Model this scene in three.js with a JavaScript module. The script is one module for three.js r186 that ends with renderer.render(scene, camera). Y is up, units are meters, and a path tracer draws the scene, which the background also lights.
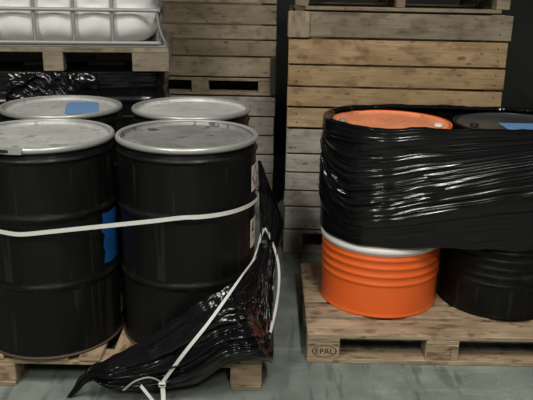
import * as THREE from 'three';
import { mergeGeometries } from 'three/addons/utils/BufferGeometryUtils.js';
import { RectAreaLightUniformsLib } from 'three/addons/lights/RectAreaLightUniformsLib.js';
import { FontLoader } from 'three/addons/loaders/FontLoader.js';
import { TextGeometry } from 'three/addons/geometries/TextGeometry.js';

// ------------------------------------------------------------------ camera, light, exposure
const scene = new THREE.Scene();
scene.background = new THREE.Color(0x000000);
const camera = new THREE.PerspectiveCamera(2 * Math.atan(200 / 700) * 180 / Math.PI, 533 / 400, 0.05, 60);
camera.position.set(0, 1.64, 0);
camera.rotation.order = 'YXZ';
camera.rotation.set(-17.7 * Math.PI / 180, 0, 1.1 * Math.PI / 180);
scene.add(camera);
const renderer = new THREE.WebGLRenderer({ antialias: true });
renderer.toneMapping = THREE.LinearToneMapping;
renderer.toneMappingExposure = 1.0;
renderer.shadowMap.enabled = true;
RectAreaLightUniformsLib.init();
const LAMP_COLOR = new THREE.Color(1.0, 0.975, 0.915);
const LAMP_POWER = 95;
// strip lamps under the warehouse ceiling: x, z of the centre (all 1.5 m x 0.25 m, hung at 4.6 m)
const LAMPS = [[-1.9, 2.6], [0.9, 2.6], [-1.9, -0.2], [0.9, -0.2]];
const LAMP_Y = 4.6;

// ------------------------------------------------------------------ helpers
function rngOf(seed) { let s = seed >>> 0; return () => { s = (s + 0x6D2B79F5) >>> 0; let t = s; t = Math.imul(t ^ (t >>> 15), t | 1); t ^= t + Math.imul(t ^ (t >>> 7), t | 61); return ((t ^ (t >>> 14)) >>> 0) / 4294967296; }; }
const clamp = (v, a, b) => Math.min(b, Math.max(a, v));
const lerp = (a, b, t) => a + (b - a) * t;
const smooth = (a, b, v) => { const t = clamp((v - a) / (b - a), 0, 1); return t * t * (3 - 2 * t); };
function hash(i, j, k) { let h = Math.imul(i, 374761393) + Math.imul(j, 668265263) + Math.imul(k, 1274126177); h = Math.imul(h ^ (h >>> 13), 1274126177); return ((h ^ (h >>> 16)) >>> 0) / 4294967296; }
function vnoise(x, y, seed = 0, px = 0, py = 0) {          // value noise, optionally periodic
  const xi = Math.floor(x), yi = Math.floor(y), fx = x - xi, fy = y - yi;
  const m = (v, p) => p ? ((v % p) + p) % p : v;
  const u = fx * fx * (3 - 2 * fx), v = fy * fy * (3 - 2 * fy);
  const a = hash(m(xi, px), m(yi, py), seed), b = hash(m(xi + 1, px), m(yi, py), seed), c = hash(m(xi, px), m(yi + 1, py), seed), d = hash(m(xi + 1, px), m(yi + 1, py), seed);
  return lerp(lerp(a, b, u), lerp(c, d, u), v);
}
function fbm(x, y, seed, px, py, oct = 4) { let s = 0, a = 0.5, t = 0; for (let o = 0; o < oct; o++) { s += a * vnoise(x, y, seed + o * 17, px, py); t += a; x *= 2; y *= 2; px *= 2; py *= 2; a *= 0.5; } return s / t; }
function dataTexture(w, h, fn, srgb = true, rep = [1, 1]) {
  const d = new Uint8Array(w * h * 4);
  for (let y = 0; y < h; y++) for (let x = 0; x < w; x++) {
    const c = fn(x / w, y / h), i = (y * w + x) * 4;
    d[i] = clamp(c[0], 0, 1) * 255; d[i + 1] = clamp(c[1], 0, 1) * 255; d[i + 2] = clamp(c[2], 0, 1) * 255; d[i + 3] = 255;
  }
  const t = new THREE.DataTexture(d, w, h, THREE.RGBAFormat);
  t.wrapS = t.wrapT = THREE.RepeatWrapping; t.magFilter = THREE.LinearFilter; t.minFilter = THREE.LinearMipmapLinearFilter; t.generateMipmaps = true;
  if (srgb) t.colorSpace = THREE.SRGBColorSpace;
  t.repeat.set(rep[0], rep[1]); t.needsUpdate = true; return t;
}
const taken = {};
function numbered(n) { const k = taken[n] = (taken[n] ?? -1) + 1; return k ? `${n}_${String(k).padStart(3, '0')}` : n; }
function shade(o) { o.traverse(c => { if (c.isMesh) { c.castShadow = true; c.receiveShadow = true; } }); return o; }
function tag(o, label, category, group) { o.userData.label = label; o.userData.category = category; if (group) o.userData.group = group; return o; }
function thing(name, label, category, pos = [0, 0, 0], turn = 0, group) {
  const g = new THREE.Group(); g.name = numbered(name); g.position.set(...pos); g.rotation.y = turn; scene.add(g);
  return tag(g, label, category, group);
}
function part(name, geo, mat, parent, pos, rot) {
  const m = new THREE.Mesh(geo, mat); m.name = name; if (pos) m.position.set(...pos); if (rot) m.rotation.set(...rot);
  m.castShadow = m.receiveShadow = true; parent.add(m); return m;
}
function struct(name, geo, mat, pos) { const m = part(name, geo, mat, scene, pos); m.userData.kind = 'structure'; return m; }

// chamfered board: 44 triangles; uv in metres, u along the longest side, shifted per board
const boardCache = new Map();
function board(lx, ly, lz, seed = 0, c = 0.003) {
  const key = [lx, ly, lz, seed, c].map(v => v.toFixed(4)).join();
  if (boardCache.has(key)) return boardCache.get(key);
  const H = [lx / 2, ly / 2, lz / 2]; c = Math.min(c, ...H.map(v => v * 0.8));
  const V = (s, ax) => { const v = s.map((q, i) => q * (H[i] - c)); v[ax] = s[ax] * H[ax]; return v; };
  const tris = [];
  const tri = (a, b, d) => {
    const n = [(b[1] - a[1]) * (d[2] - a[2]) - (b[2] - a[2]) * (d[1] - a[1]), (b[2] - a[2]) * (d[0] - a[0]) - (b[0] - a[0]) * (d[2] - a[2]), (b[0] - a[0]) * (d[1] - a[1]) - (b[1] - a[1]) * (d[0] - a[0])];
    const m = [a[0] + b[0] + d[0], a[1] + b[1] + d[1], a[2] + b[2] + d[2]];
    if (n[0] * m[0] + n[1] * m[1] + n[2] * m[2] < 0) tris.push([a, d, b]); else tris.push([a, b, d]);
  };
  const quad = (a, b, d, e) => { tri(a, b, d); tri(a, d, e); };
  for (let ax = 0; ax < 3; ax++) {
    const b = (ax + 1) % 3, d = (ax + 2) % 3;
    for (const s of [-1, 1]) { const q = (p, r) => { const v = [0, 0, 0]; v[ax] = s; v[b] = p; v[d] = r; return V(v, ax); }; quad(q(-1, -1), q(1, -1), q(1, 1), q(-1, 1)); }
    for (const s of [-1, 1]) for (const t of [-1, 1]) {            // edges along ax between faces b and d
      const q = (p, f) => { const v = [0, 0, 0]; v[ax] = p; v[b] = s; v[d] = t; return V(v, f); };
      quad(q(-1, b), q(1, b), q(1, d), q(-1, d));
    }
  }
  for (const x of [-1, 1]) for (const y of [-1, 1]) for (const z of [-1, 1]) tri(V([x, y, z], 0), V([x, y, z], 1), V([x, y, z], 2));
  const L = H.indexOf(Math.max(...H)), pos = [], uv = [], nor = [];
  const r = rngOf(seed * 7919 + 13), ou = r() * 3, ov = r() * 2;
  for (const t of tris) {
    const [a, b, d] = t; const n = new THREE.Vector3().subVectors(new THREE.Vector3(...b), new THREE.Vector3(...a)).cross(new THREE.Vector3().subVectors(new THREE.Vector3(...d), new THREE.Vector3(...a))).normalize();
    const na = [Math.abs(n.x), Math.abs(n.y), Math.abs(n.z)]; const dom = na.indexOf(Math.max(...na));
    for (const p of t) {
      pos.push(...p); nor.push(n.x, n.y, n.z);
      if (dom === L) { const o = [0, 1, 2].filter(i => i !== L); uv.push(p[o[0]] * 0.35 + ou + 0.4, p[o[1]] + ov); }
      else { const o = [0, 1, 2].find(i => i !== L && i !== dom); uv.push(p[L] + ou, p[o] + ov + (dom === 1 ? 0.11 : 0)); }
    }
  }
  const g = new THREE.BufferGeometry();
  g.setAttribute('position', new THREE.Float32BufferAttribute(pos, 3)); g.setAttribute('normal', new THREE.Float32BufferAttribute(nor, 3)); g.setAttribute('uv', new THREE.Float32BufferAttribute(uv, 2));
  boardCache.set(key, g); return g;
}
function box(lx, ly, lz) { return new THREE.BoxGeometry(lx, ly, lz); }
function lathe(points, seg = 96) { return new THREE.LatheGeometry(points.map(p => new THREE.Vector2(p[0], p[1])), seg); }
// grid surface from a function (u, v) -> [x, y, z]
function gridSurface(nu, nv, fn, uvScale = [1, 1], closed = false) {
  const pos = [], uv = [], idx = [];
  for (let i = 0; i <= nu; i++) for (let j = 0; j <= nv; j++) { const p = fn(closed && i === nu ? 0 : i / nu, j / nv); pos.push(...p); uv.push(i / nu * uvScale[0], j / nv * uvScale[1]); }
  const n = nv + 1;
  for (let i = 0; i < nu; i++) for (let j = 0; j < nv; j++) { const a = i * n + j, b = a + n; idx.push(a, b, b + 1, a, b + 1, a + 1); }
  const g = new THREE.BufferGeometry(); g.setAttribute('position', new THREE.Float32BufferAttribute(pos, 3)); g.setAttribute('uv', new THREE.Float32BufferAttribute(uv, 2)); g.setIndex(idx); g.computeVertexNormals(); return g;
}
// flat band of given width and thickness swept along points; widthDir(t) gives the direction of its width
function bandGeometry(points, width, thick, widthDir, segs = 200, closed = false) {
  const curve = new THREE.CatmullRomCurve3(points.map(p => new THREE.Vector3(...p)), closed, 'centripetal');
  const pos = [], idx = [];
  for (let i = 0; i <= segs; i++) {
    const t = i / segs, p = curve.getPointAt(t), tan = curve.getTangentAt(t), w = widthDir(t, p).clone();
    w.addScaledVector(tan, -w.dot(tan)).normalize(); const n = new THREE.Vector3().crossVectors(tan, w).normalize();
    for (const [a, b] of [[-1, -1], [1, -1], [1, 1], [-1, 1]]) { const q = p.clone().addScaledVector(w, a * width / 2).addScaledVector(n, b * thick / 2); pos.push(q.x, q.y, q.z); }
  }
  for (let i = 0; i < segs; i++) for (let k = 0; k < 4; k++) { const a = i * 4 + k, b = i * 4 + (k + 1) % 4; idx.push(a, b, b + 4, a, b + 4, a + 4); }
  if (!closed) { idx.push(0, 2, 1, 0, 3, 2); const e = segs * 4; idx.push(e, e + 1, e + 2, e, e + 2, e + 3); }
  let g = new THREE.BufferGeometry(); g.setAttribute('position', new THREE.Float32BufferAttribute(pos, 3)); g.setIndex(idx);
  g = g.toNonIndexed(); g.computeVertexNormals(); return g;
}

// ------------------------------------------------------------------ materials
function woodTexture(seed, base, dark, knots, dirt) {
  const r = rngOf(seed), K = [];
  for (let i = 0; i < knots; i++) K.push([r() * 1.2, r() * 0.3, 0.005 + r() * 0.009]);
  return dataTexture(1024, 256, (u, v) => {
    const X = u * 1.2, Y = v * 0.3; let warp = 0, kn = 0;
    for (const [kx, ky, kr] of K) {
      let dx = X - kx, dy = Y - ky; if (dx > 0.6) dx -= 1.2; if (dx < -0.6) dx += 1.2; if (dy > 0.15) dy -= 0.3; if (dy < -0.15) dy += 0.3;
      const d = Math.hypot(dx * 0.45, dy); warp += Math.exp(-d * d / (kr * kr * 5)) * dy * 1.4; kn = Math.max(kn, 1 - smooth(kr * 0.5, kr * 1.1, d));
    }
    const yy = v * 30 + warp * 60;
    const g = fbm(u * 8, yy, seed, 8, 30, 4), g2 = vnoise(u * 14, v * 120 + warp * 140, seed + 5, 14, 120), blot = fbm(u * 9, v * 4, seed + 9, 9, 4, 3), st = fbm(u * 22, v * 10, seed + 31, 22, 10, 3);
    let t = 0.35 * g + 0.22 * g2 + 0.55 * (blot - 0.35) * 1.1;
    t += smooth(0.5, 0.85, st) * dirt * 0.8; t = clamp(t, 0, 1);
    const k = kn * 0.45;
    return [0, 1, 2].map(i => lerp(lerp(base[i], dark[i], t), dark[i] * 0.5, k) * (0.94 + 0.12 * hash(Math.floor(u * 1024), Math.floor(v * 256), seed)));
  }, true, [1 / 1.2, 1 / 0.3]);
}
function woodBump(seed) { return dataTexture(512, 128, (u, v) => { const g = fbm(u * 8, v * 30, seed, 8, 30, 4); return [g, g, g]; }, false, [1 / 1.2, 1 / 0.3]); }
const bumpW = woodBump(77);
const woodMat = (seed, base, dark, knots, dirt, rough = 0.8) => new THREE.MeshStandardMaterial({ map: woodTexture(seed, base, dark, knots, dirt), roughness: rough, bumpMap: bumpW, bumpScale: 0.0015 });
const W = {
  tan: [woodMat(1, [0.80, 0.70, 0.54], [0.48, 0.38, 0.26], 8, 0.35), woodMat(2, [0.78, 0.67, 0.51], [0.46, 0.36, 0.24], 10, 0.45), woodMat(3, [0.74, 0.64, 0.50], [0.44, 0.35, 0.25], 8, 0.5)],
  grey: [woodMat(4, [0.76, 0.74, 0.69], [0.46, 0.43, 0.39], 7, 0.4), woodMat(5, [0.70, 0.68, 0.63], [0.42, 0.39, 0.35], 7, 0.4)],
  weathered: [woodMat(6, [0.64, 0.59, 0.50], [0.38, 0.34, 0.28], 3, 0.5)],
  brown: [woodMat(7, [0.72, 0.66, 0.56], [0.44, 0.38, 0.30], 8, 0.5), woodMat(8, [0.67, 0.61, 0.52], [0.41, 0.35, 0.28], 8, 0.5)],
  pallet: [woodMat(9, [0.76, 0.68, 0.56], [0.42, 0.34, 0.25], 6, 0.7), woodMat(10, [0.72, 0.64, 0.53], [0.40, 0.33, 0.25], 6, 0.8)],
};
const pick = (list, r) => list[Math.floor(r() * list.length) % list.length];

const M = {};
{
  const floorMap = dataTexture(1024, 1024, (u, v) => {
    const a = fbm(u * 7, v * 7, 41, 7, 7, 5), b = fbm(u * 24, v * 24, 42, 24, 24, 4), c = fbm(u * 60, v * 9, 43, 60, 9, 3), e = fbm(u * 10, v * 46, 46, 10, 46, 3), s = hash(Math.floor(u * 1024), Math.floor(v * 1024), 44);
    let t = 0.76 + 0.30 * (a - 0.5) + 0.22 * (b - 0.5) - 0.14 * smooth(0.6, 0.75, c) + 0.08 * smooth(0.62, 0.78, e) + 0.05 * (s - 0.5);
    const speck = smooth(0.74, 0.80, vnoise(u * 150, v * 150, 45, 150, 150) * (0.6 + 0.55 * a)); t += speck * 0.06;
    return [t * 0.615, t * 0.66, t * 0.615];
  }, true, [1 / 2.4, 1 / 2.4]);
  const floorRough = dataTexture(512, 512, (u, v) => { const a = 0.6 + 0.35 * fbm(u * 12, v * 12, 47, 12, 12, 4); return [a, a, a]; }, false, [1 / 2.4, 1 / 2.4]);
  M.floor = new THREE.MeshStandardMaterial({ map: floorMap, roughnessMap: floorRough, roughness: 1, bumpMap: floorRough, bumpScale: 0.0008 });
  const wallMap = dataTexture(512, 512, (u, v) => { const t = 0.2 + 0.08 * (fbm(u * 8, v * 8, 51, 8, 8, 5) - 0.5); return [t, t * 1.0, t * 0.94]; }, true, [0.4, 0.4]);
  M.wall = new THREE.MeshStandardMaterial({ map: wallMap, roughness: 0.9 });
  M.ceiling = new THREE.MeshStandardMaterial({ color: new THREE.Color().setRGB(0.25, 0.25, 0.25), roughness: 0.9 });
  // black drum paint: scuffed
  const scuff = dataTexture(512, 512, (u, v) => { const a = fbm(u * 20, v * 12, 61, 20, 12, 5); const t = 0.34 + 0.34 * smooth(0.4, 0.75, a); return [t, t, t]; }, false);
  const black = dataTexture(512, 512, (u, v) => { const a = fbm(u * 16, v * 10, 62, 16, 10, 5), b = smooth(0.68, 0.74, fbm(u * 70, v * 26, 63, 70, 26, 3)); const t = 0.062 + 0.03 * (a - 0.5) + 0.06 * b; return [t, t * 1.05, t * 0.97]; });
  M.blackPaint = new THREE.MeshPhysicalMaterial({ map: black, roughnessMap: scuff, roughness: 1, specularIntensity: 0.42 });
  // lids: dull galvanised steel with grime that has its own blotchy outline
  const lidMap = (seed, lo, hi, g) => dataTexture(512, 512, (u, v) => {
    const a = fbm(u * 6, v * 6, seed, 6, 6, 5), b = fbm(u * 14, v * 14, seed + 3, 14, 14, 4), c = vnoise(u * 120, v * 120, seed + 4, 120, 120);
    let t = lerp(lo, hi, a) + 0.10 * (b - 0.5) - g * smooth(0.56, 0.68, b) * smooth(0.45, 0.6, a) + 0.05 * (c - 0.5);
    return [t, t, t * 0.975];
  });
  M.lid = [lidMap(71, 0.62, 0.78, 0.2), lidMap(81, 0.44, 0.66, 0.3), lidMap(91, 0.66, 0.82, 0.12), lidMap(101, 0.72, 0.9, 0.1)].map(m => new THREE.MeshStandardMaterial({ map: m, roughness: 0.5, metalness: 0.15 }));
  M.ring = new THREE.MeshStandardMaterial({ color: 0xb2b2ad, roughness: 0.38, metalness: 0.45 });
  M.steel = new THREE.MeshStandardMaterial({ color: 0xa2a29e, roughness: 0.5, metalness: 0.3 });
  M.darkSteel = new THREE.MeshStandardMaterial({ color: 0x2a2a28, roughness: 0.5, metalness: 0.4 });
  M.rust = new THREE.MeshStandardMaterial({ color: 0x4a3a2a, roughness: 0.7 });
  M.blue = new THREE.MeshStandardMaterial({ color: 0x6892c4, roughness: 0.6 });
  M.blueDeep = new THREE.MeshStandardMaterial({ color: 0x164f90, roughness: 0.5 });
  M.orange = new THREE.MeshStandardMaterial({ color: 0xea6628, roughness: 0.38 });
  const lidO = dataTexture(256, 256, (u, v) => { const a = fbm(u * 8, v * 8, 111, 8, 8, 4), s = smooth(0.7, 0.78, fbm(u * 30, v * 30, 115, 30, 30, 3)); const t = 0.94 + 0.16 * (a - 0.5) - 0.12 * s; return [t * 1.0, t * 0.62, t * 0.44]; });
  M.orangeLid = new THREE.MeshStandardMaterial({ map: lidO, roughness: 0.6 });
  M.white = new THREE.MeshStandardMaterial({ color: 0xe6e4de, roughness: 0.45 });
  M.strap = new THREE.MeshStandardMaterial({ color: 0xd6d5cf, roughness: 0.5 });
  M.film = new THREE.MeshPhysicalMaterial({ color: new THREE.Color().setRGB(0.006, 0.006, 0.0065), roughness: 0.17, specularIntensity: 0.85, ior: 1.5, side: THREE.DoubleSide });
  M.filmGrey = new THREE.MeshPhysicalMaterial({ color: new THREE.Color().setRGB(0.05, 0.05, 0.055), roughness: 0.3, side: THREE.DoubleSide });
  M.plastic = new THREE.MeshPhysicalMaterial({ color: 0xf6f4f0, roughness: 0.42 });
  M.mark = new THREE.MeshStandardMaterial({ color: 0x4a3018, roughness: 0.9 });
  M.lampBody = new THREE.MeshStandardMaterial({ color: 0xdddddd, roughness: 0.5 });
  M.lampGlow = new THREE.MeshStandardMaterial({ color: 0xffffff, emissive: LAMP_COLOR, emissiveIntensity: 6 });
}

// ------------------------------------------------------------------ warehouse shell
{
  const X0 = -5, X1 = 5, Z0 = -6.6, Z1 = 4.5, H = 5.6, T = 0.2;
  const fg = box(X1 - X0 + 2 * T, T, Z1 - Z0 + 2 * T), p = fg.attributes.position, uv = fg.attributes.uv;
  for (let i = 0; i < p.count; i++) uv.setXY(i, p.getX(i), p.getZ(i));
  struct('floor', fg, M.floor, [(X0 + X1) / 2, -T / 2, (Z0 + Z1) / 2]);
  const wallGeo = (lx, ly, lz) => { const g = box(lx, ly, lz), q = g.attributes.position, t = g.attributes.uv; for (let i = 0; i < q.count; i++) t.setXY(i, q.getX(i) + q.getZ(i), q.getY(i)); return g; };
  struct('wall_back', wallGeo(X1 - X0 + 2 * T, H, T), M.wall, [0, H / 2, Z0 - T / 2]);
  struct('wall_front', wallGeo(X1 - X0 + 2 * T, H, T), M.wall, [0, H / 2, Z1 + T / 2]);
  struct('wall_left', wallGeo(T, H, Z1 - Z0), M.wall, [X0 - T / 2, H / 2, (Z0 + Z1) / 2]);
  struct('wall_right', wallGeo(T, H, Z1 - Z0), M.wall, [X1 + T / 2, H / 2, (Z0 + Z1) / 2]);
  struct('ceiling', box(X1 - X0 + 2 * T, T, Z1 - Z0 + 2 * T), M.ceiling, [0, H + T / 2, (Z0 + Z1) / 2]);
  for (const [x, z] of LAMPS) {
    const t = thing('strip_lamp', 'white strip lamp hanging under the warehouse ceiling', 'lamp', [x, LAMP_Y, z], 0, 'strip lamps under the ceiling');
    part('housing', board(0.3, 0.06, 1.55, 1, 0.01), M.lampBody, t, [0, 0.04, 0]);
    part('diffuser', board(0.25, 0.02, 1.5, 2, 0.004), M.lampGlow, t, [0, 0, 0]);
    for (const s of [-1, 1]) part('hanger', new THREE.CylinderGeometry(0.004, 0.004, H - LAMP_Y - 0.07, 8), M.steel, t, [0, 0.07 + (H - LAMP_Y - 0.07) / 2, s * 0.6]);
    const L = new THREE.RectAreaLight(LAMP_COLOR, LAMP_POWER, 0.25, 1.5); L.castShadow = true;
    L.position.set(x, LAMP_Y - 0.015, z); L.lookAt(x, 0, z); L.name = numbered('strip_light'); scene.add(L);
    L.rotation.set(-Math.PI / 2, 0, 0);
  }
}

// ------------------------------------------------------------------ wooden crates
function crate(name, label, pos, { w, d, planks, foot, woods, group, cap, seed, turn = 0 }) {
  const t = thing(name, label, 'crate', pos, turn, group), r = rngOf(seed), th = 0.022;
  const P = (n, g, m, p, rot) => part(n, g, m, t, p, rot);
  if (foot) {                                                       // skid base: blocks, runner boards
    for (const x of [-w / 2 + 0.06, 0, w / 2 - 0.06]) for (const z of [-0.05, -d / 2, -d + 0.05]) P('foot_block', board(0.12, foot - 0.044, 0.1, 3 + Math.floor(r() * 3)), pick(woods[0], r), [x, foot / 2, z]);
    for (const z of [-0.05, -d / 2, -d + 0.05]) { P('runner_board', board(w, 0.022, 0.1, 7), pick(woods[0], r), [0, 0.011, z]); P('base_board', board(w - 0.004, 0.02, 0.1, 8), pick(woods[0], r), [0, foot - 0.011, z]); }
  }
  for (let k = 0; k < 8; k++) P('bottom_board', board(w - 0.06, 0.018, 0.115, 20 + k % 3), pick(woods[0], r), [0, planks[0] + 0.01, -0.09 - k * (d - 0.18) / 7]);
  for (let i = 0; i + 1 < planks.length; i++) {
    const y0 = planks[i], y1 = planks[i + 1], gap = 0.008 + r() * 0.005, h = y1 - y0 - gap, mats = woods[Math.min(i, woods.length - 1)];
    const jx = (r() - 0.5) * 0.008, ex = cap && i === planks.length - 2 ? 0.02 : 0;
    P('plank', board(w + ex, h, th, 100 + Math.floor(r() * 40)), pick(mats, r), [jx, y0 + gap / 2 + h / 2, -th / 2 + (r() - 0.5) * 0.006], [0, 0, (r() - 0.5) * 0.004]);
    P('plank', board(w, h, th, 100 + Math.floor(r() * 40)), pick(mats, r), [0, y0 + gap / 2 + h / 2, -d + th / 2]);
    for (const s of [-1, 1]) P('side_plank', board(th, h, d - 2 * th - 0.008, 140 + Math.floor(r() * 20)), pick(mats, r), [s * (w / 2 - th / 2), y0 + gap / 2 + h / 2, -d / 2]);
  }
  const y0 = planks[0] + 0.03, y1 = planks.at(-1) - 0.005;
  for (const sx of [-1, 1]) for (const z of [-th - 0.045, -d + th + 0.045]) P('corner_post', board(0.075, y1 - y0, 0.075, 60), pick(woods[0], r), [sx * (w / 2 - th - 0.042), (y0 + y1) / 2, z]);
  // nail heads along the front plank ends
  const nails = [];
  for (let i = 0; i + 1 < planks.length; i++) for (const sx of [-1, 1]) for (const f of [0.28, 0.72]) { const g = new THREE.CylinderGeometry(0.003, 0.003, 0.008, 8); g.rotateX(Math.PI / 2); g.translate(sx * (w / 2 - 0.055 + (r() - 0.5) * 0.015), lerp(planks[i], planks[i + 1], f) + (r() - 0.5) * 0.01, 0.0015); nails.push(g); }
  P('nail_heads', mergeGeometries(nails), M.darkSteel).userData.kind = 'stuff';
  if (cap) P('end_batten', board(0.12, planks.at(-1) - planks.at(-2) - 0.006, 0.012, 62), W.brown[0], [-w / 2 + 0.055, (planks.at(-1) + planks.at(-2)) / 2, 0.0105]);
  return t;
}
// right-hand stack
crate('wooden_crate', 'grey weathered plank crate on low skids under the tan crate, behind the orange drum', [0.728, 0, -4.05],
  { turn: -0.03, w: 1.238, d: 1.0, planks: [0.154, 0.303, 0.405, 0.52, 0.635, 0.787], foot: 0.15, woods: [W.grey], seed: 11 });
crate('wooden_crate', 'tan knotty plank crate with grey-brown top board, stacked above the drums in black film', [0.728, 0.79, -4.05],
  { turn: -0.03, w: 1.238, d: 1.0, planks: [0, 0.125, 0.246, 0.372, 0.522, 0.672], foot: 0, woods: [W.tan, W.tan, W.tan, W.tan, W.weathered], cap: true, seed: 24 });
// left-hand stack
crate('wooden_crate', 'grey plank crate with skid base under the brown crate, behind the grey drum lids', [-0.485, 0, -4.95],
  { w: 1.06, d: 1.0, planks: [0.13, 0.265, 0.405, 0.545, 0.683, 0.83], foot: 0.126, woods: [W.grey], seed: 35 });
const brownCrate = crate('wooden_crate', 'brown plank crate on skid blocks beside the white caged tank', [-0.485, 0.835, -4.95],
  { w: 1.06, d: 1.0, planks: [0.125, 0.268, 0.384, 0.485, 0.624, 0.77], foot: 0.121, woods: [W.brown], seed: 46 });

part('corner_strip', board(0.042, 0.27, 0.03, 63, 0.008), new THREE.MeshStandardMaterial({ color: 0x4c4740, roughness: 0.95 }), brownCrate, [0.515, 0.14, 0.018]).userData.label = 'dark frayed corner strip';
// empty skid on top of the right-hand stack
{
  const t = thing('wooden_pallet', 'empty wooden pallet lying on top of the tan crate', 'pallet', [0.728, 1.4625, -4.07], -0.03), r = rngOf(5);
  for (const z of [-0.06, -0.45, -0.86]) part('runner_board', board(1.1, 0.02, 0.1, 81), pick(W.brown, r), t, [0.02, 0.0125, z]);
  for (const x of [-0.545, 0.005, 0.575]) for (const z of [-0.06, -0.45, -0.86]) part('block', board(x === 0.005 ? 0.05 : 0.075, 0.09, 0.1, 82), pick(W.brown, r), t, [x, 0.0685, z], [0, 0, x < -0.5 ? -0.14 : 0]);
  for (const x of [-0.52, 0.005, 0.55]) part('stringer_board', board(0.1, 0.02, 0.92, 83), pick(W.brown, r), t, [x, 0.125, -0.46]);
  for (let k = 0; k < 6; k++) part('deck_board', board(1.2, 0.02, 0.11, 84 + k % 2), pick(W.brown, r), t, [0.015, 0.146, -0.07 - k * 0.156]);
}

// ------------------------------------------------------------------ pallets under the drums
const font = await new FontLoader().loadAsync('fonts/droid/droid_sans_bold.typeface.json');
{ // right: 1.2 x 0.8 m, boards along its long side
  const t = thing('wooden_pallet', 'pale wooden pallet carrying the orange drum and its black neighbour', 'pallet', [0.793, 0, -2.76]), r = rngOf(91), P = (n, g, m, p) => part(n, g, m, t, p);
  const bw = [0.145, 0.12, 0.145, 0.12, 0.145]; let z = 0;
  for (let k = 0; k < 5; k++) { P('deck_board', board(1.2, 0.022, bw[k], 200 + k), W.pallet[k % 2], [0, 0.133, -(z + bw[k] / 2)]); z += bw[k] + (0.8 - 0.675) / 4; }
  for (const x of [-0.5275, 0, 0.5275]) P('stringer_board', board(0.145, 0.021, 0.8, 210), pick(W.pallet, r), [x, 0.1115, -0.4]);
  for (const zz of [-0.05, -0.4, -0.75]) {
    P('bottom_board', board(1.2, 0.022, zz === -0.4 ? 0.145 : 0.1, 211), pick(W.pallet, r), [0, 0.011, zz]);
    for (const x of [-0.5275, 0, 0.5275]) {
      const b = P('block', board(0.145, 0.078, zz === -0.4 ? 0.145 : 0.1, 220 + Math.floor(r() * 3)), pick(W.pallet, r), [x, 0.0615, zz]);
      if (zz === -0.05 && x < 0) {
        const g = [], ring = new THREE.TorusGeometry(0.03, 0.0018, 6, 48); ring.scale(1.75, 0.95, 0.3); g.push(ring.toNonIndexed());
        const tx = new TextGeometry('EPAL', { font, size: 0.026, depth: 0.0006, curveSegments: 4 }); tx.computeBoundingBox(); const bb = tx.boundingBox; tx.translate(-(bb.max.x + bb.min.x) / 2, -(bb.max.y + bb.min.y) / 2, 0); g.push(tx.index ? tx.toNonIndexed() : tx);
        const m = part('burnt_mark', mergeGeometries(g), M.mark, b, [0.004, -0.002, 0.0502]); m.userData.label = 'oval branded mark with letters burnt into the block';
      }
      if (zz === -0.05 && x === 0) {
        const g = [box(0.003, 0.036, 0.0008).translate(0.038, 0.004, 0), box(0.02, 0.003, 0.0008).translate(0.029, -0.012, 0), box(0.018, 0.003, 0.0008).translate(0.03, 0.02, 0)];
        part('burnt_mark', mergeGeometries(g), M.mark, b, [0, 0, 0.0502]);
      }
    }
  }
}
{ // left: boards run away from the viewer
  const w = 1.15, d = 1.2, t = thing('wooden_pallet', 'slatted wooden pallet under the four black drums with grey lids', 'pallet', [-0.58, 0, -2.53]), r = rngOf(92), P = (n, g, m, p) => part(n, g, m, t, p);
  const n = 9, bw = 0.09; for (let k = 0; k < n; k++) P('deck_board', board(bw, 0.02, d, 230 + k % 4), W.pallet[k % 2], [-w / 2 + bw / 2 + k * (w - bw) / (n - 1), 0.134, -d / 2 + (r() - 0.5) * 0.012]);
  for (const z of [-0.055, -d / 2, -d + 0.055]) P('stringer_board', board(w, 0.022, 0.1, 240), pick(W.pallet, r), [0, 0.113, z]);
  for (const x of [-w / 2 + 0.066, 0, w / 2 - 0.066]) {
    P('bottom_board', board(0.125, 0.02, d, 241), pick(W.pallet, r), [x, 0.01, -d / 2]);
    for (const z of [-0.055, -d / 2, -d + 0.055]) P('block', board(0.13, 0.082, 0.1, 242 + Math.floor(r() * 3)), pick(W.pallet, r), [x, 0.061, z]);
  }
}

// ------------------------------------------------------------------ drums
const R = 0.283;
function bodyProfile(h) {       // open-head drum with two rolling hoops and a bead under the rim
  const p = [[0, 0.012], [R - 0.03, 0.012], [R - 0.008, 0.012], [R - 0.006, 0.0], [R + 0.005, 0.0], [R + 0.006, 0.006], [R + 0.001, 0.013], [R, 0.02]];
  const hoop = (y, a, wd) => { for (let k = -6; k <= 6; k++) p.push([R + a * Math.exp(-((k / 3.2) ** 2)), y + wd * k / 6]); };
  hoop(0.31, 0.0095, 0.026); hoop(0.595, 0.0095, 0.026);
  p.push([R, 0.79], [R + 0.001, 0.8]); hoop(0.822, 0.008, 0.016);
  p.push([R - 0.003, h - 0.03], [R - 0.003, h - 0.02], [R, h - 0.012], [R, h - 0.004]);
  return p;
}
const DRUM_H = 0.875;
const bodyGeo = lathe(bodyProfile(DRUM_H), 128);
const chimeGeo = lathe([[R - 0.004, -0.0005], [R + 0.0065, -0.0005], [R + 0.0085, 0.004], [R + 0.0065, 0.009], [R + 0.003, 0.011]], 128);
const ringGeo = (() => { const pts = []; for (let k = 0; k <= 14; k++) { const a = -Math.PI * 0.62 + k / 14 * Math.PI * 1.5; pts.push([R - 0.0008 + 0.0112 * Math.cos(a), DRUM_H - 0.008 + 0.0125 * Math.sin(a)]); } return lathe(pts, 128); })();
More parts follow.
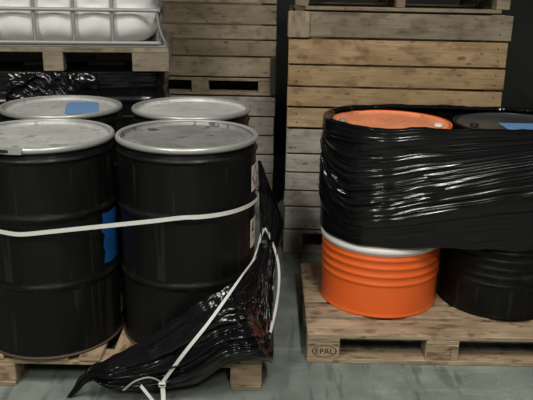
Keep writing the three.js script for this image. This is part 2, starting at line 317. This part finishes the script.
function lidGeometry() {
  const h = DRUM_H, p = [[0, h - 0.016], [0.06, h - 0.0162], [0.16, h - 0.017], [0.205, h - 0.0175], [0.213, h - 0.0145], [0.225, h - 0.0145], [0.233, h - 0.02], [0.25, h - 0.022], [R - 0.018, h - 0.022], [R - 0.012, h - 0.018], [R - 0.008, h - 0.004], [R - 0.003, h - 0.001]];
  const g = lathe(p.slice().reverse(), 128), q = g.attributes.position, uv = g.attributes.uv; for (let i = 0; i < q.count; i++) uv.setXY(i, q.getX(i) * 1.6 + 0.5, q.getZ(i) * 1.6 + 0.5); g.computeVertexNormals(); return g;
}
const lidGeo = lidGeometry();
// curved patch on a drum wall; outline(u) returns v-limits so that edges may be uneven
function wallPatch(rad, a0, a1, y0, y1, nu = 24, nv = 12, rough = 0, seed = 1) {
  const shape = (u, v) => { const e = rough * (vnoise(u * 7, 3.3, seed) - 0.5), e2 = rough * (vnoise(v * 9, 8.1, seed + 2) - 0.5); const a = lerp(a0 + e2 / rad, a1 + e2 / rad, u); return [Math.cos(a), lerp(y0 + e * 1.2, y1 + e, v), Math.sin(a)]; };
  const outer = gridSurface(nu, nv, (u, v) => { const [c, y, s] = shape(u, v); return [c * (rad + 0.0008), y, s * (rad + 0.0008)]; });
  return outer;
}
function drum(label, [x, y, z], turn, lidMat, group) {
  const t = thing('steel_drum', label, 'drum', [x, y, z], turn, group);
  part('body', bodyGeo, M.blackPaint, t);
  part('bottom_chime', chimeGeo, M.rust, t).userData.label = 'brown rusted bottom rim';
  part('lid', lidGeo, lidMat, t).userData.label = 'dull grey steel lid';
  part('closure_ring', ringGeo, M.ring, t).userData.label = 'pale grey clamping ring';
  return t;
}
const PY = 0.1445;
const drumGroup = 'black drums with grey lids';
const dA = drum('black steel drum with grey lid and ring lever, blue patch on its side', [-0.921, PY, -2.785], 0, M.lid[0], drumGroup);
const dB = drum('black steel drum with stained grey lid and paper labels, beside hanging black film', [-0.331, PY, -2.828], 0.8, M.lid[1], drumGroup);
const dC = drum('black steel drum with blue sticker on its grey lid', [-1.015, PY, -3.41], 0.3, M.lid[2], drumGroup);
const dD = drum('black steel drum with palest lid, no blue sticker, in front of plank crates', [-0.38, PY, -3.44], 1.9, M.lid[3], drumGroup);
dB.rotation.y = 0; dC.rotation.y = 0; dD.rotation.y = 0;
// a lever and lug on the ring of the near-left drum
{
  const ring = dA.children.find(c => c.name === 'closure_ring'), a0 = 2.05, pts = [];
  const arm = (a1, a2, r, y) => { const q = []; for (let k = 0; k <= 10; k++) { const a = lerp(a1, a2, k / 10); q.push([Math.cos(a) * r, y, Math.sin(a) * r]); } return q; };
  part('ring_lever', bandGeometry(arm(1.58, 2.12, R + 0.018, DRUM_H - 0.006), 0.02, 0.003, () => new THREE.Vector3(0, 1, 0), 30), M.steel, ring);
  part('lever_lug', bandGeometry(arm(1.5, 1.7, R + 0.016, DRUM_H - 0.004), 0.026, 0.008, () => new THREE.Vector3(0, 1, 0), 16), M.ring, ring);
  part('lever_slot', bandGeometry(arm(1.66, 1.86, R + 0.0205, DRUM_H - 0.006), 0.011, 0.002, () => new THREE.Vector3(0, 1, 0), 16), M.darkSteel, ring);
}
// blue film patch on the near-left drum's side (facing its neighbour)
{
  const g = wallPatch(R + 0.001, -0.45, 0.42, 0.345, 0.562, 40, 24, 0.03, 5); const b = part('blue_patch', g, M.blueDeep, dA); b.userData.label = 'blue patch with ragged edge'; M.blueDeep.side = THREE.DoubleSide;
}
// sticker on the far-left drum's lid
{
  const s = new THREE.Shape(), N = 40, r = rngOf(3);
  for (let k = 0; k < N; k++) { const a = k / N * 2 * Math.PI, c = Math.cos(a), q = Math.sin(a), e = 1 / Math.pow(Math.abs(c) ** 6 + Math.abs(q) ** 6, 1 / 6), j = 1 + (r() - 0.5) * 0.08; const X = c * e * 0.078 * j, Y = q * e * 0.16 * j; k ? s.lineTo(X, Y) : s.moveTo(X, Y); }
  const g = new THREE.ExtrudeGeometry(s, { depth: 0.001, bevelEnabled: false }); g.rotateX(-Math.PI / 2);
  const m = part('blue_sticker', g, M.blue, dC, [0.095, DRUM_H - 0.0135, -0.02], [0, 0.22, 0]); m.userData.label = 'light blue sticker';
}
// paper labels on the near-right drum
{
  const canvas = (w, h, f) => { const c = document.createElement('canvas'); c.width = w; c.height = h; f(c.getContext('2d'), w, h); const t = new THREE.CanvasTexture(c); t.colorSpace = THREE.SRGBColorSpace; return t; };
  const haz = canvas(128, 128, (g, w, h) => { g.fillStyle = '#d8d4cc'; g.fillRect(0, 0, w, h); g.fillStyle = '#b02530'; g.beginPath(); g.moveTo(w * 0.5, h * 0.06); g.lineTo(w * 0.94, h * 0.5); g.lineTo(w * 0.5, h * 0.94); g.lineTo(w * 0.06, h * 0.5); g.fill(); g.fillStyle = '#e8e4dc'; g.beginPath(); g.moveTo(w * 0.5, h * 0.2); g.lineTo(w * 0.8, h * 0.5); g.lineTo(w * 0.5, h * 0.8); g.lineTo(w * 0.2, h * 0.5); g.fill(); });
  const pap = canvas(128, 160, (g, w, h) => { g.fillStyle = '#d9d7d0'; g.fillRect(0, 0, w, h); g.fillStyle = '#111'; g.fillRect(w * 0.2, h * 0.1, w * 0.14, h * 0.3); g.fillRect(w * 0.12, h * 0.36, w * 0.3, h * 0.08); g.fillRect(w * 0.5, h * 0.14, w * 0.34, h * 0.03); g.fillRect(w * 0.5, h * 0.22, w * 0.34, h * 0.03); g.fillRect(w * 0.14, h * 0.6, w * 0.7, h * 0.025); g.fillRect(w * 0.14, h * 0.68, w * 0.62, h * 0.025); });
  const mk = t => new THREE.MeshStandardMaterial({ map: t, roughness: 0.65, side: THREE.DoubleSide });
  const flipU = g => { const uv = g.attributes.uv; for (let i = 0; i < uv.count; i++) uv.setX(i, 1 - uv.getX(i)); return g; };
  part('hazard_label', flipU(wallPatch(R + 0.001, -0.10, 0.34, 0.655, 0.765, 14, 4)), mk(haz), dB).userData.label = 'white label with red diamond';
  part('paper_label', flipU(wallPatch(R + 0.001, -0.05, 0.36, 0.41, 0.535, 14, 4)), mk(pap), dB).userData.label = 'white paper label with black print';
}

// ------------------------------------------------------------------ caged tank (left, on the wrapped load)
{
  const LZ = -3.82, top = 1.131;
  const t = thing('caged_tank', 'white plastic liquid tank in a steel cage with wooden base', 'tank', [-1.145, top, LZ], 0.113);
  const P = (n, g, m, p, rot) => part(n, g, m, t, p, rot);
  const r = rngOf(17), w = 1.2, d = 1.0, wood = [W.grey[0], W.brown[0]];
  for (const z of [-0.05, -d / 2, -d + 0.05]) for (const [x, bw] of [[-w / 2 + 0.1, 0.2], [-0.02, 0.107], [w / 2 - 0.1, 0.2]]) P('pallet_block', board(bw, 0.1, 0.1, 300 + Math.floor(r() * 3)), W.weathered[0], [x, 0.05, z]);
  for (let k = 0; k < 7; k++) P('pallet_deck_board', board(w, 0.028, 0.12, 305 + k % 3), k % 2 ? W.brown[1] : W.weathered[0], [0, 0.1145, -0.06 - k * (d - 0.12) / 6]);
  P('pallet_runner', board(w - 0.02, 0.098, 0.03, 310), W.brown[0], [0, 0.05, -d / 2 + 0.08]);
  P('base_plate', board(w - 0.02, 0.01, d - 0.02, 1, 0.003), M.steel, [0, 0.134, -d / 2]);
  // bottle: rounded box bulging between the cage bars
  const bx = w / 2 - 0.076, bz = d / 2 - 0.055, bh = 0.98;
  const bottle = gridSurface(240, 90, (u, v) => {
    const a = u * 2 * Math.PI, c = Math.cos(a), s = Math.sin(a), e = 1 / Math.pow(Math.abs(c) ** 9 + Math.abs(s) ** 9, 1 / 9);
    let X = c * e, Z = s * e, y = v, k = 1;
    const rr = 0.1, yy = v * bh; let inset = 0; if (yy < rr) inset = rr - Math.sqrt(Math.max(0, rr * rr - (rr - yy) ** 2)); if (yy > bh - rr) inset = rr - Math.sqrt(Math.max(0, rr * rr - (yy - bh + rr) ** 2));
    const along = Math.abs(Z) > Math.abs(X) ? X * bx : Z * bz, cell = Math.cos(along / 0.205 * 2 * Math.PI + (Math.abs(Z) > Math.abs(X) ? 0.55 * 2 * Math.PI : 0)), row = Math.abs(Math.sin((yy - 0.02) / 0.19 * Math.PI));
    const bulge = 0.020 * (0.5 - 0.5 * cell) * row + 0.008 * row * (vnoise(along * 9, yy * 6, 8) - 0.5);
    return [X * (bx - inset + bulge), 0.142 + yy, Z * (bz - inset + bulge) - d / 2];
  }, [1, 1], true);
  const bt = P('bottle', bottle, M.plastic); bt.userData.label = 'translucent white plastic bottle';
  P('bottle_top', board(2 * bx - 0.2, 0.01, 2 * bz - 0.2, 1, 0.003), M.plastic, [0, 0.142 + bh, -d / 2]);
  const tube = (len, axis) => { const g = new THREE.CylinderGeometry(0.0105, 0.0105, len, 12); if (axis === 'x') g.rotateZ(Math.PI / 2); if (axis === 'z') g.rotateX(Math.PI / 2); return g; };
  const vx = tube(0.98, 'y');
  for (let k = -2; k <= 2; k++) for (const z of [-0.022, -d + 0.022]) P('cage_bar', vx, M.steel, [-0.09 + k * 0.205 - 0.02 + 0.001, 0.63, z]);
  for (const x of [-w / 2 + 0.065, w / 2 - 0.068]) for (let k = 0; k < 4; k++) P('cage_bar', vx, M.steel, [x, 0.63, -0.21 - k * 0.2]);
  for (let k = 0; k < 5; k++) {
    const y = 0.152 + (k ? 0.172 : 0) + Math.max(0, k - 1) * 0.2;
    for (const z of [-0.008, -d + 0.008]) P('cage_rail', tube(w - 0.11, 'x'), M.steel, [0, y, z]);
    for (const x of [-w / 2 + 0.051, w / 2 - 0.053]) P('cage_rail', tube(d - 0.05, 'z'), M.steel, [x, y, -d / 2]);
  }
  const br = new THREE.CatmullRomCurve3([[w / 2 - 0.06, 0.32, -0.012], [w / 2 - 0.045, 0.22, -0.012], [w / 2 - 0.02, 0.16, -0.012], [w / 2 - 0.012, 0.145, -0.02]].map(q => new THREE.Vector3(...q)));
  P('corner_brace', new THREE.TubeGeometry(br, 16, 0.006, 8), M.steel);
}

// ------------------------------------------------------------------ black stretch film
function ridge(n, k) { const x = 2 * n - 1; return Math.exp(-x * x * k * k * 1.6); }
{ // wrapped load below the tank
  const w = 1.16, d = 1.0, y0 = 0.15, y1 = 1.126, cx = -1.145, z0 = -3.84;
  const pal = thing('wooden_pallet', 'wooden pallet under the film-wrapped load below the white tank', 'pallet', [cx, 0, z0], 0.113), r = rngOf(93);
  for (const z of [-0.06, -0.5, -0.94]) { for (const x of [-0.5, 0, 0.5]) part('block', board(0.13, 0.085, 0.1, 243), pick(W.grey, r), pal, [x, 0.0645, z]); part('bottom_board', board(1.14, 0.02, 0.1, 244), pick(W.grey, r), pal, [0, 0.011, z]); }
  for (let k = 0; k < 7; k++) part('deck_board', board(1.14, 0.022, 0.11, 245), pick(W.grey, r), pal, [0, 0.1185, -0.06 - k * 0.147]);
  const t = thing('wrapped_load', 'pallet load wrapped in wrinkled black film beneath the white tank', 'wrapped load', [cx, 0.131, z0], 0.113);
  const H = y1 - y0 + 0.019, q = [];
  const per = 2 * (w + d), rc = 0.12;
  const outline = u => { const a = u * 2 * Math.PI, c = Math.cos(a), s = Math.sin(a), e = 1 / Math.pow(Math.abs(c) ** 10 + Math.abs(s) ** 10, 0.1); return [c * e, s * e]; };
  const g = gridSurface(420, 130, (u, v) => {
    const [X, Z] = outline(u), vv = v < 0.9 ? v / 0.9 : 1, y = vv * H, inn = v < 0.9 ? 0 : (v - 0.9) / 0.1;
    const s = u * per; const qn = y + 0.05 * Math.sin(s * 1.7);
    let dsp = 0.007 * ridge(vnoise(s * 1.3, qn * 26, 71), 3) + 0.004 * ridge(vnoise(s * 3, qn * 50, 72), 3) + 0.006 * vnoise(s * 5, y * 5, 73);
    const k = 1 - inn, wv = (0.001 - dsp * 0);
    return [X * (w / 2 - 0.014) * k + X * dsp * k, y + (inn ? -0.006 * Math.sin(inn * Math.PI) : 0), Z * (d / 2 - 0.014) * k + Z * dsp * k - d / 2];
  }, [1, 1], true);
  part('film', g, M.film, t);
  // loose film sheet hanging down the front
  const sh = thing('loose_film', 'crumpled loose black film hanging over the wrapped load below the tank', 'plastic film', [cx, 0, z0], 0.113);
  const x0 = -0.26, x1 = 0.2;
  part('sheet', gridSurface(90, 90, (u, v) => {
    const y = lerp(1.123, 0.86 + 0.06 * Math.sin(u * 5), v); const x = lerp(x0 - 0.05 * v, x1 + 0.03 * v, u);
    const f = 0.02 * ridge(vnoise(u * 7 + v * 3.2, v * 1.6, 31), 2) + 0.014 * ridge(vnoise(u * 12 - v * 6, v * 5, 32), 2) + 0.003 * vnoise(u * 14, v * 14, 33);
    return [x, y, 0.006 + f * (0.35 + 0.65 * smooth(0, 0.15, v))];
  }), M.film, sh);
}

// right: film round the two drums on the EPAL pallet
const OX = 0.562, OZ = -3.2, RX = OX + 0.585;
{
  const RW = 0.298, cx = (OX + RX) / 2, L = RX - OX;
  const t = thing('stretch_wrap', 'shiny wrinkled black stretch film binding the orange drum to the black drum', 'plastic film', [cx, 0.503, OZ]);
  const half = Math.PI * RW, per = 2 * half + 2 * L;
  // s = 0 at the leftmost point, running round the front
  const at = (s, off) => {
    s = ((s % per) + per) % per; const q = half / 2;
    if (s < q) { const a = Math.PI - s / RW; return [-L / 2 + Math.cos(a) * (RW + off), Math.sin(a) * (RW + off), 0]; }
    s -= q; if (s < L) return [-L / 2 + s, RW + off];
    s -= L; if (s < half) { const a = Math.PI / 2 - s / RW; return [L / 2 + Math.cos(a) * (RW + off), Math.sin(a) * (RW + off)]; }
    s -= half; if (s < L) return [L / 2 - s, -RW - off];
    s -= L; const a = -Math.PI / 2 - s / RW; return [-L / 2 + Math.cos(a) * (RW + off), Math.sin(a) * (RW + off)];
  };
  const H = 0.529, s0 = 0.27;
  const slope = q => 0.20 * Math.exp(-(((q - 0.19) / 0.21) ** 2)) + 0.03 * Math.exp(-(((q - 0.38) / 0.1) ** 2));
  const disp = (s, y) => {
    if (s > per * 0.75) s -= per;
    let q = y; for (let k = 0; k < 14; k++) q = 0.4 * q + 0.6 * (y - (s > s0 ? slope(q) * (s - s0) : 2.8 * smooth(0.3, 0.02, Math.abs(q - 0.2)) * Math.min(0.05, (s0 - s) ** 2)));
    const mid = smooth(0.04, 0.13, q) * (1 - 0.55 * smooth(0.3, 0.5, q));
    let dsp = 0.0085 * mid * ridge(vnoise(s * 1.1, q * 28, 201), 3.5) + 0.005 * (0.25 + mid) * ridge(vnoise(s * 2.2, q * 62, 202), 3) + 0.001 * ridge(vnoise(s * 4, q * 84, 203), 1.5);
    const left = 0.8 * smooth(0.36, 0.15, s) * smooth(-0.3, 0, s) * smooth(0.09, 0.16, y) * smooth(0.46, 0.3, y);
    dsp += left * (0.012 * ridge(vnoise(s * 13 + y * 8, q * 22, 204), 2) + 0.006 * vnoise(s * 40, y * 40, 205));
    // swooping folds pulled from the left side into the front
    for (const [yk, amp, wd] of [[0.165, 0.009, 0.007], [0.19, 0.012, 0.008], [0.222, 0.008, 0.006], [0.25, 0.006, 0.006]]) {
      const yc = yk + (s < s0 ? 3.6 * (s0 - s) ** 2 : slope(yk) * (s - s0)), e = smooth(-0.02, 0.08, s) * smooth(0.95, 0.4, s);
      dsp += e * amp * (0.5 + vnoise(s * 14, yk * 90, 212)) * Math.exp(-(((y - yc) / wd) ** 2));
    }
    return dsp + 0.004 * vnoise(s * 4, y * 6, 206);
  };
  const NV = 260, g = gridSurface(1000, NV, (u, v) => {
    const s = u * per; const vt = 0.88;
    if (v <= vt) {
      const y = v / vt * H, wob = 0.006 * (vnoise(u * 30, 1.5, 207, 30, 0) - 0.5), taper = smooth(0, 0.03, y);
      const p = at(s, disp(s, y) * (0.3 + 0.7 * taper) + 0.001); return [p[0], y + (1 - v / vt) * wob * 3 + (v / vt) * 0.014 * (vnoise(u * 22, 4.4, 208, 22, 0) - 0.4), p[1]];
    }
    // film folded in over the drum rims
    const k = (v - vt) / (1 - vt), inw = k * (0.018 + 0.034 * vnoise(u * 26, 2.2, 209, 26, 0) + 0.02 * vnoise(u * 70, 6.2, 210, 70, 0));
    const p = at(s, disp(s, H) + 0.001 - inw), wr = 0.003 * (vnoise(u * 90, k * 4, 211, 90, 0) - 0.5);
    return [p[0], H + 0.014 * (vnoise(u * 22, 4.4, 208, 22, 0) - 0.4) + 0.010 * Math.sin(k * 2.6) - 0.012 * k * k + wr * smooth(0, 0.3, k), p[1]];
  }, [1, 1], true);
  part('film', g, M.film, t);
}
// drums inside the wrap
{
  const Rb = 0.281, h = 0.870;
  const prof = (ring) => {
    const p = [[0, 0.012], [Rb - 0.012, 0.012], [Rb - 0.01, 0], [Rb + 0.002, 0], [Rb + 0.004, 0.006], [Rb, 0.014], [Rb - 0.001, 0.02]];
    const rib = (y, a, wd) => { for (let k = -5; k <= 5; k++) p.push([Rb + a * (Math.exp(-((k / 2.6) ** 2))), y + wd * k / 5]); };
    for (const y of [0.165, 0.205, 0.245, 0.284]) rib(y, 0.0055, 0.018);
    rib(0.327, 0.0095, 0.018); for (const y of [0.38, 0.42, 0.46, 0.5]) rib(y, 0.0055, 0.018); rib(0.6, 0.0105, 0.018); p.push([Rb, 0.8], [Rb, h - 0.012], [Rb + 0.004, h - 0.006], [Rb + 0.002, h], [Rb - 0.01, h], [Rb - 0.012, h - 0.014]); return p;
  };
  const lidG = (() => { const g = lathe([[Rb - 0.012, h - 0.002], [Rb - 0.02, h - 0.014], [0.2, h - 0.014], [0.19, h - 0.01], [0, h - 0.008]], 128), q = g.attributes.position, uv = g.attributes.uv; for (let i = 0; i < q.count; i++) uv.setXY(i, q.getX(i) * 1.6 + 0.5, q.getZ(i) * 1.6 + 0.5); g.computeVertexNormals(); return g; })();
  const bandG = (() => { const p = []; for (let k = -5; k <= 5; k++) p.push([Rb + 0.0018 + 0.0105 * Math.exp(-((k / 3.4) ** 4)), 0.328 + 0.021 * k / 5]); return lathe(p, 128); })();
  const body = lathe(prof(), 128);
  const bung = new THREE.CylinderGeometry(0.018, 0.02, 0.012, 24), cap = new THREE.CylinderGeometry(0.018, 0.019, 0.014, 20);
  const o = thing('orange_drum', 'orange ribbed steel drum with white band, its upper part inside black film', 'drum', [OX, PY, OZ]);
  part('body', body, M.orange, o); part('white_band', bandG, M.white, o).userData.label = 'white band'; part('lid', lidG, M.orangeLid, o).userData.label = 'faded orange lid';
  part('bung', bung, M.white, o, [0.215, h - 0.004, 0.05]).userData.label = 'pale bung'; part('bung', cap, M.steel, o, [-0.215, h - 0.006, -0.02]);
  const b = thing('steel_drum', 'black ribbed steel drum standing beside the orange drum, lid under film', 'drum', [RX, PY, OZ]);
  part('body', body, M.blackPaint, b); part('lid', lidG, M.filmGrey, b).userData.label = 'dark grey lid'; part('bung', bung, M.darkSteel, b, [-0.2, h - 0.004, 0.03]);
  const st = part('blue_sticker', board(0.24, 0.001, 0.2, 1, 0.0004), M.blue, b, [0.05, h - 0.0075, 0.06]); st.userData.label = 'blue sticker';
}

// left: loose film sliding off the near-right drum down to the floor
{
  const T = [[-0.039, 0.911, -2.83], [-0.034, 0.78, -2.83], [-0.03, 0.669, -2.83], [-0.028, 0.566, -2.8], [-0.05, 0.52, -2.68], [-0.092, 0.5, -2.575], [-0.167, 0.474, -2.5], [-0.252, 0.426, -2.48], [-0.391, 0.318, -2.48], [-0.533, 0.226, -2.48], [-0.636, 0.17, -2.48], [-0.704, 0.129, -2.47], [-0.796, 0.006, -2.45]];
  const B = [[-0.026, 0.902, -2.85], [0.018, 0.778, -2.87], [0.079, 0.599, -2.88], [0.051, 0.478, -2.85], [0.036, 0.333, -2.75], [0.036, 0.10, -2.60], [-0.002, 0.17, -2.49], [-0.142, 0.160, -2.47], [-0.296, 0.06, -2.47], [-0.48, 0.03, -2.47], [-0.629, 0.05, -2.46], [-0.683, 0.085, -2.45], [-0.772, 0.004, -2.45]];
  const ct = new THREE.CatmullRomCurve3(T.map(p => new THREE.Vector3(...p))), cb = new THREE.CatmullRomCurve3(B.map(p => new THREE.Vector3(...p)));
  const t = thing('loose_film', 'crumpled black plastic film slipping off the drum pallet onto the floor', 'plastic film', [0, 0, 0]);
  const nrm = new THREE.Vector3(0.25, 0.25, 0.93).normalize();
  const g = gridSurface(260, 120, (u, v) => {
    const a = ct.getPoint(u), b = cb.getPoint(u), w = a.distanceTo(b), p = a.clone().lerp(b, v);
    const vv = v * w, edge = smooth(0, 0.12, v) * smooth(1, 0.88, v);
    const fold = 0.030 * ridge(vnoise(u * 5, v * 5 + u * 1.2, 301), 2) + 0.014 * ridge(vnoise(u * 9, v * 12, 302), 2) + 0.005 * ridge(vnoise(u * 26, v * 24, 303), 2) + 0.012 * smooth(0.3, 0.42, u) * smooth(0.62, 0.5, u) * ridge(vnoise(u * 40, v * 8, 304), 1.5);
    const bul = 0.05 * Math.sin(Math.PI * v) * smooth(0.3, 0.55, u) * smooth(1.0, 0.8, u);
    const low = smooth(0.0, 0.2, u) * smooth(1, 0.93, u);
    p.addScaledVector(nrm, (fold * (0.3 + 0.7 * edge) * (0.35 + 0.65 * low)) * Math.min(1, w / 0.08) + bul);
    p.y += 0.012 * (vnoise(u * 40, v * 2, 305) - 0.5) * (1 - edge); p.y = Math.max(p.y, 0.003);
    return [p.x, p.y, p.z];
  });
  part('sheet', g, M.film, t);
}

// ------------------------------------------------------------------ strapping bands
{
  const up = new THREE.Vector3(0, 1, 0), r = R + 0.0145, pts = [], arc = (cx, cz, a0, a1, y0, y1, n = 8) => { for (let k = 0; k <= n; k++) { const a = lerp(a0, a1, k / n); pts.push([cx + Math.cos(a) * r, lerp(y0, y1, k / n), cz + Math.sin(a) * r]); } };
  const P2 = Math.PI / 2, A = dA.position, Bq = dB.position, C = dC.position, D = dD.position;
  arc(A.x, A.z, Math.PI + 0.1, P2 + 0.05, 0.715, 0.69); for (let k = 1; k < 6; k++) { const f = k / 6; pts.push([lerp(A.x, Bq.x, f), lerp(0.69, 0.752, f), lerp(A.z, Bq.z, f) + r]); }
  arc(Bq.x, Bq.z, P2 - 0.05, 0, 0.755, 0.76); arc(D.x, D.z, -0.12, -P2 + 0.05, 0.76, 0.75, 6); for (let k = 1; k < 6; k++) { const f = k / 6; pts.push([lerp(D.x, C.x, f), 0.745, lerp(D.z, C.z, f) - r]); }
  arc(C.x, C.z, -P2 - 0.05, -Math.PI - 0.1, 0.74, 0.72, 6);
  const s = bandGeometry(pts, 0.017, 0.0012, () => up, 400, true);
  const b = new THREE.Mesh(s, M.strap); b.name = 'strapping_band'; b.castShadow = b.receiveShadow = true; scene.add(b); tag(b, 'white plastic strapping band stretched around the four black drums', 'strap');
  // loose strap lying on the film
  const t = thing('loose_strap', 'loose white strap running down the crumpled black film to a buckle', 'strap', [0, 0, 0]);
  const S = [[-0.396, 0.112, -2.40], [-0.304, 0.256, -2.385], [-0.209, 0.383, -2.40], [-0.098, 0.523, -2.49], [-0.036, 0.53, -2.745], [-0.024, 0.575, -2.79], [-0.004, 0.607, -2.83], [0.026, 0.554, -2.82], [0.055, 0.468, -2.79], [0.06, 0.396, -2.74], [0.05, 0.319, -2.68], [0.026, 0.242, -2.585]];
  const face = new THREE.Vector3(1, 0.35, 0.1);
  part('band', bandGeometry(S, 0.0135, 0.0012, (tt, p) => tt < 0.5 ? new THREE.Vector3(0.85, 0.5, 0.1) : new THREE.Vector3(0.6, 0.15, -0.8), 160), M.strap, t);
  part('band_end', bandGeometry([[-0.392, 0.116, -2.395], [-0.443, 0.14, -2.39], [-0.499, 0.128, -2.38], [-0.545, 0.087, -2.38]], 0.013, 0.0012, () => new THREE.Vector3(0, 0.8, 0.6), 50), M.strap, t);
  part('band_end', bandGeometry([[-0.396, 0.112, -2.395], [-0.392, 0.075, -2.39], [-0.39, 0.035, -2.375], [-0.388, 0.004, -2.34]], 0.018, 0.0012, () => new THREE.Vector3(1, 0, 0.1), 40), M.strap, t);
  part('band_end', bandGeometry([[-0.482, 0.098, -2.40], [-0.442, 0.068, -2.37], [-0.41, 0.035, -2.35], [-0.392, 0.004, -2.325]], 0.014, 0.0012, () => new THREE.Vector3(0.7, 0.7, 0.1), 40), M.strap, t);
  const bk = part('buckle', board(0.028, 0.02, 0.008, 1, 0.002), M.strap, t, [-0.395, 0.108, -2.392]); part('buckle_slot', board(0.02, 0.005, 0.002, 1, 0.0005), M.darkSteel, bk, [0, 0, 0.0045]);
}

renderer.render(scene, camera);
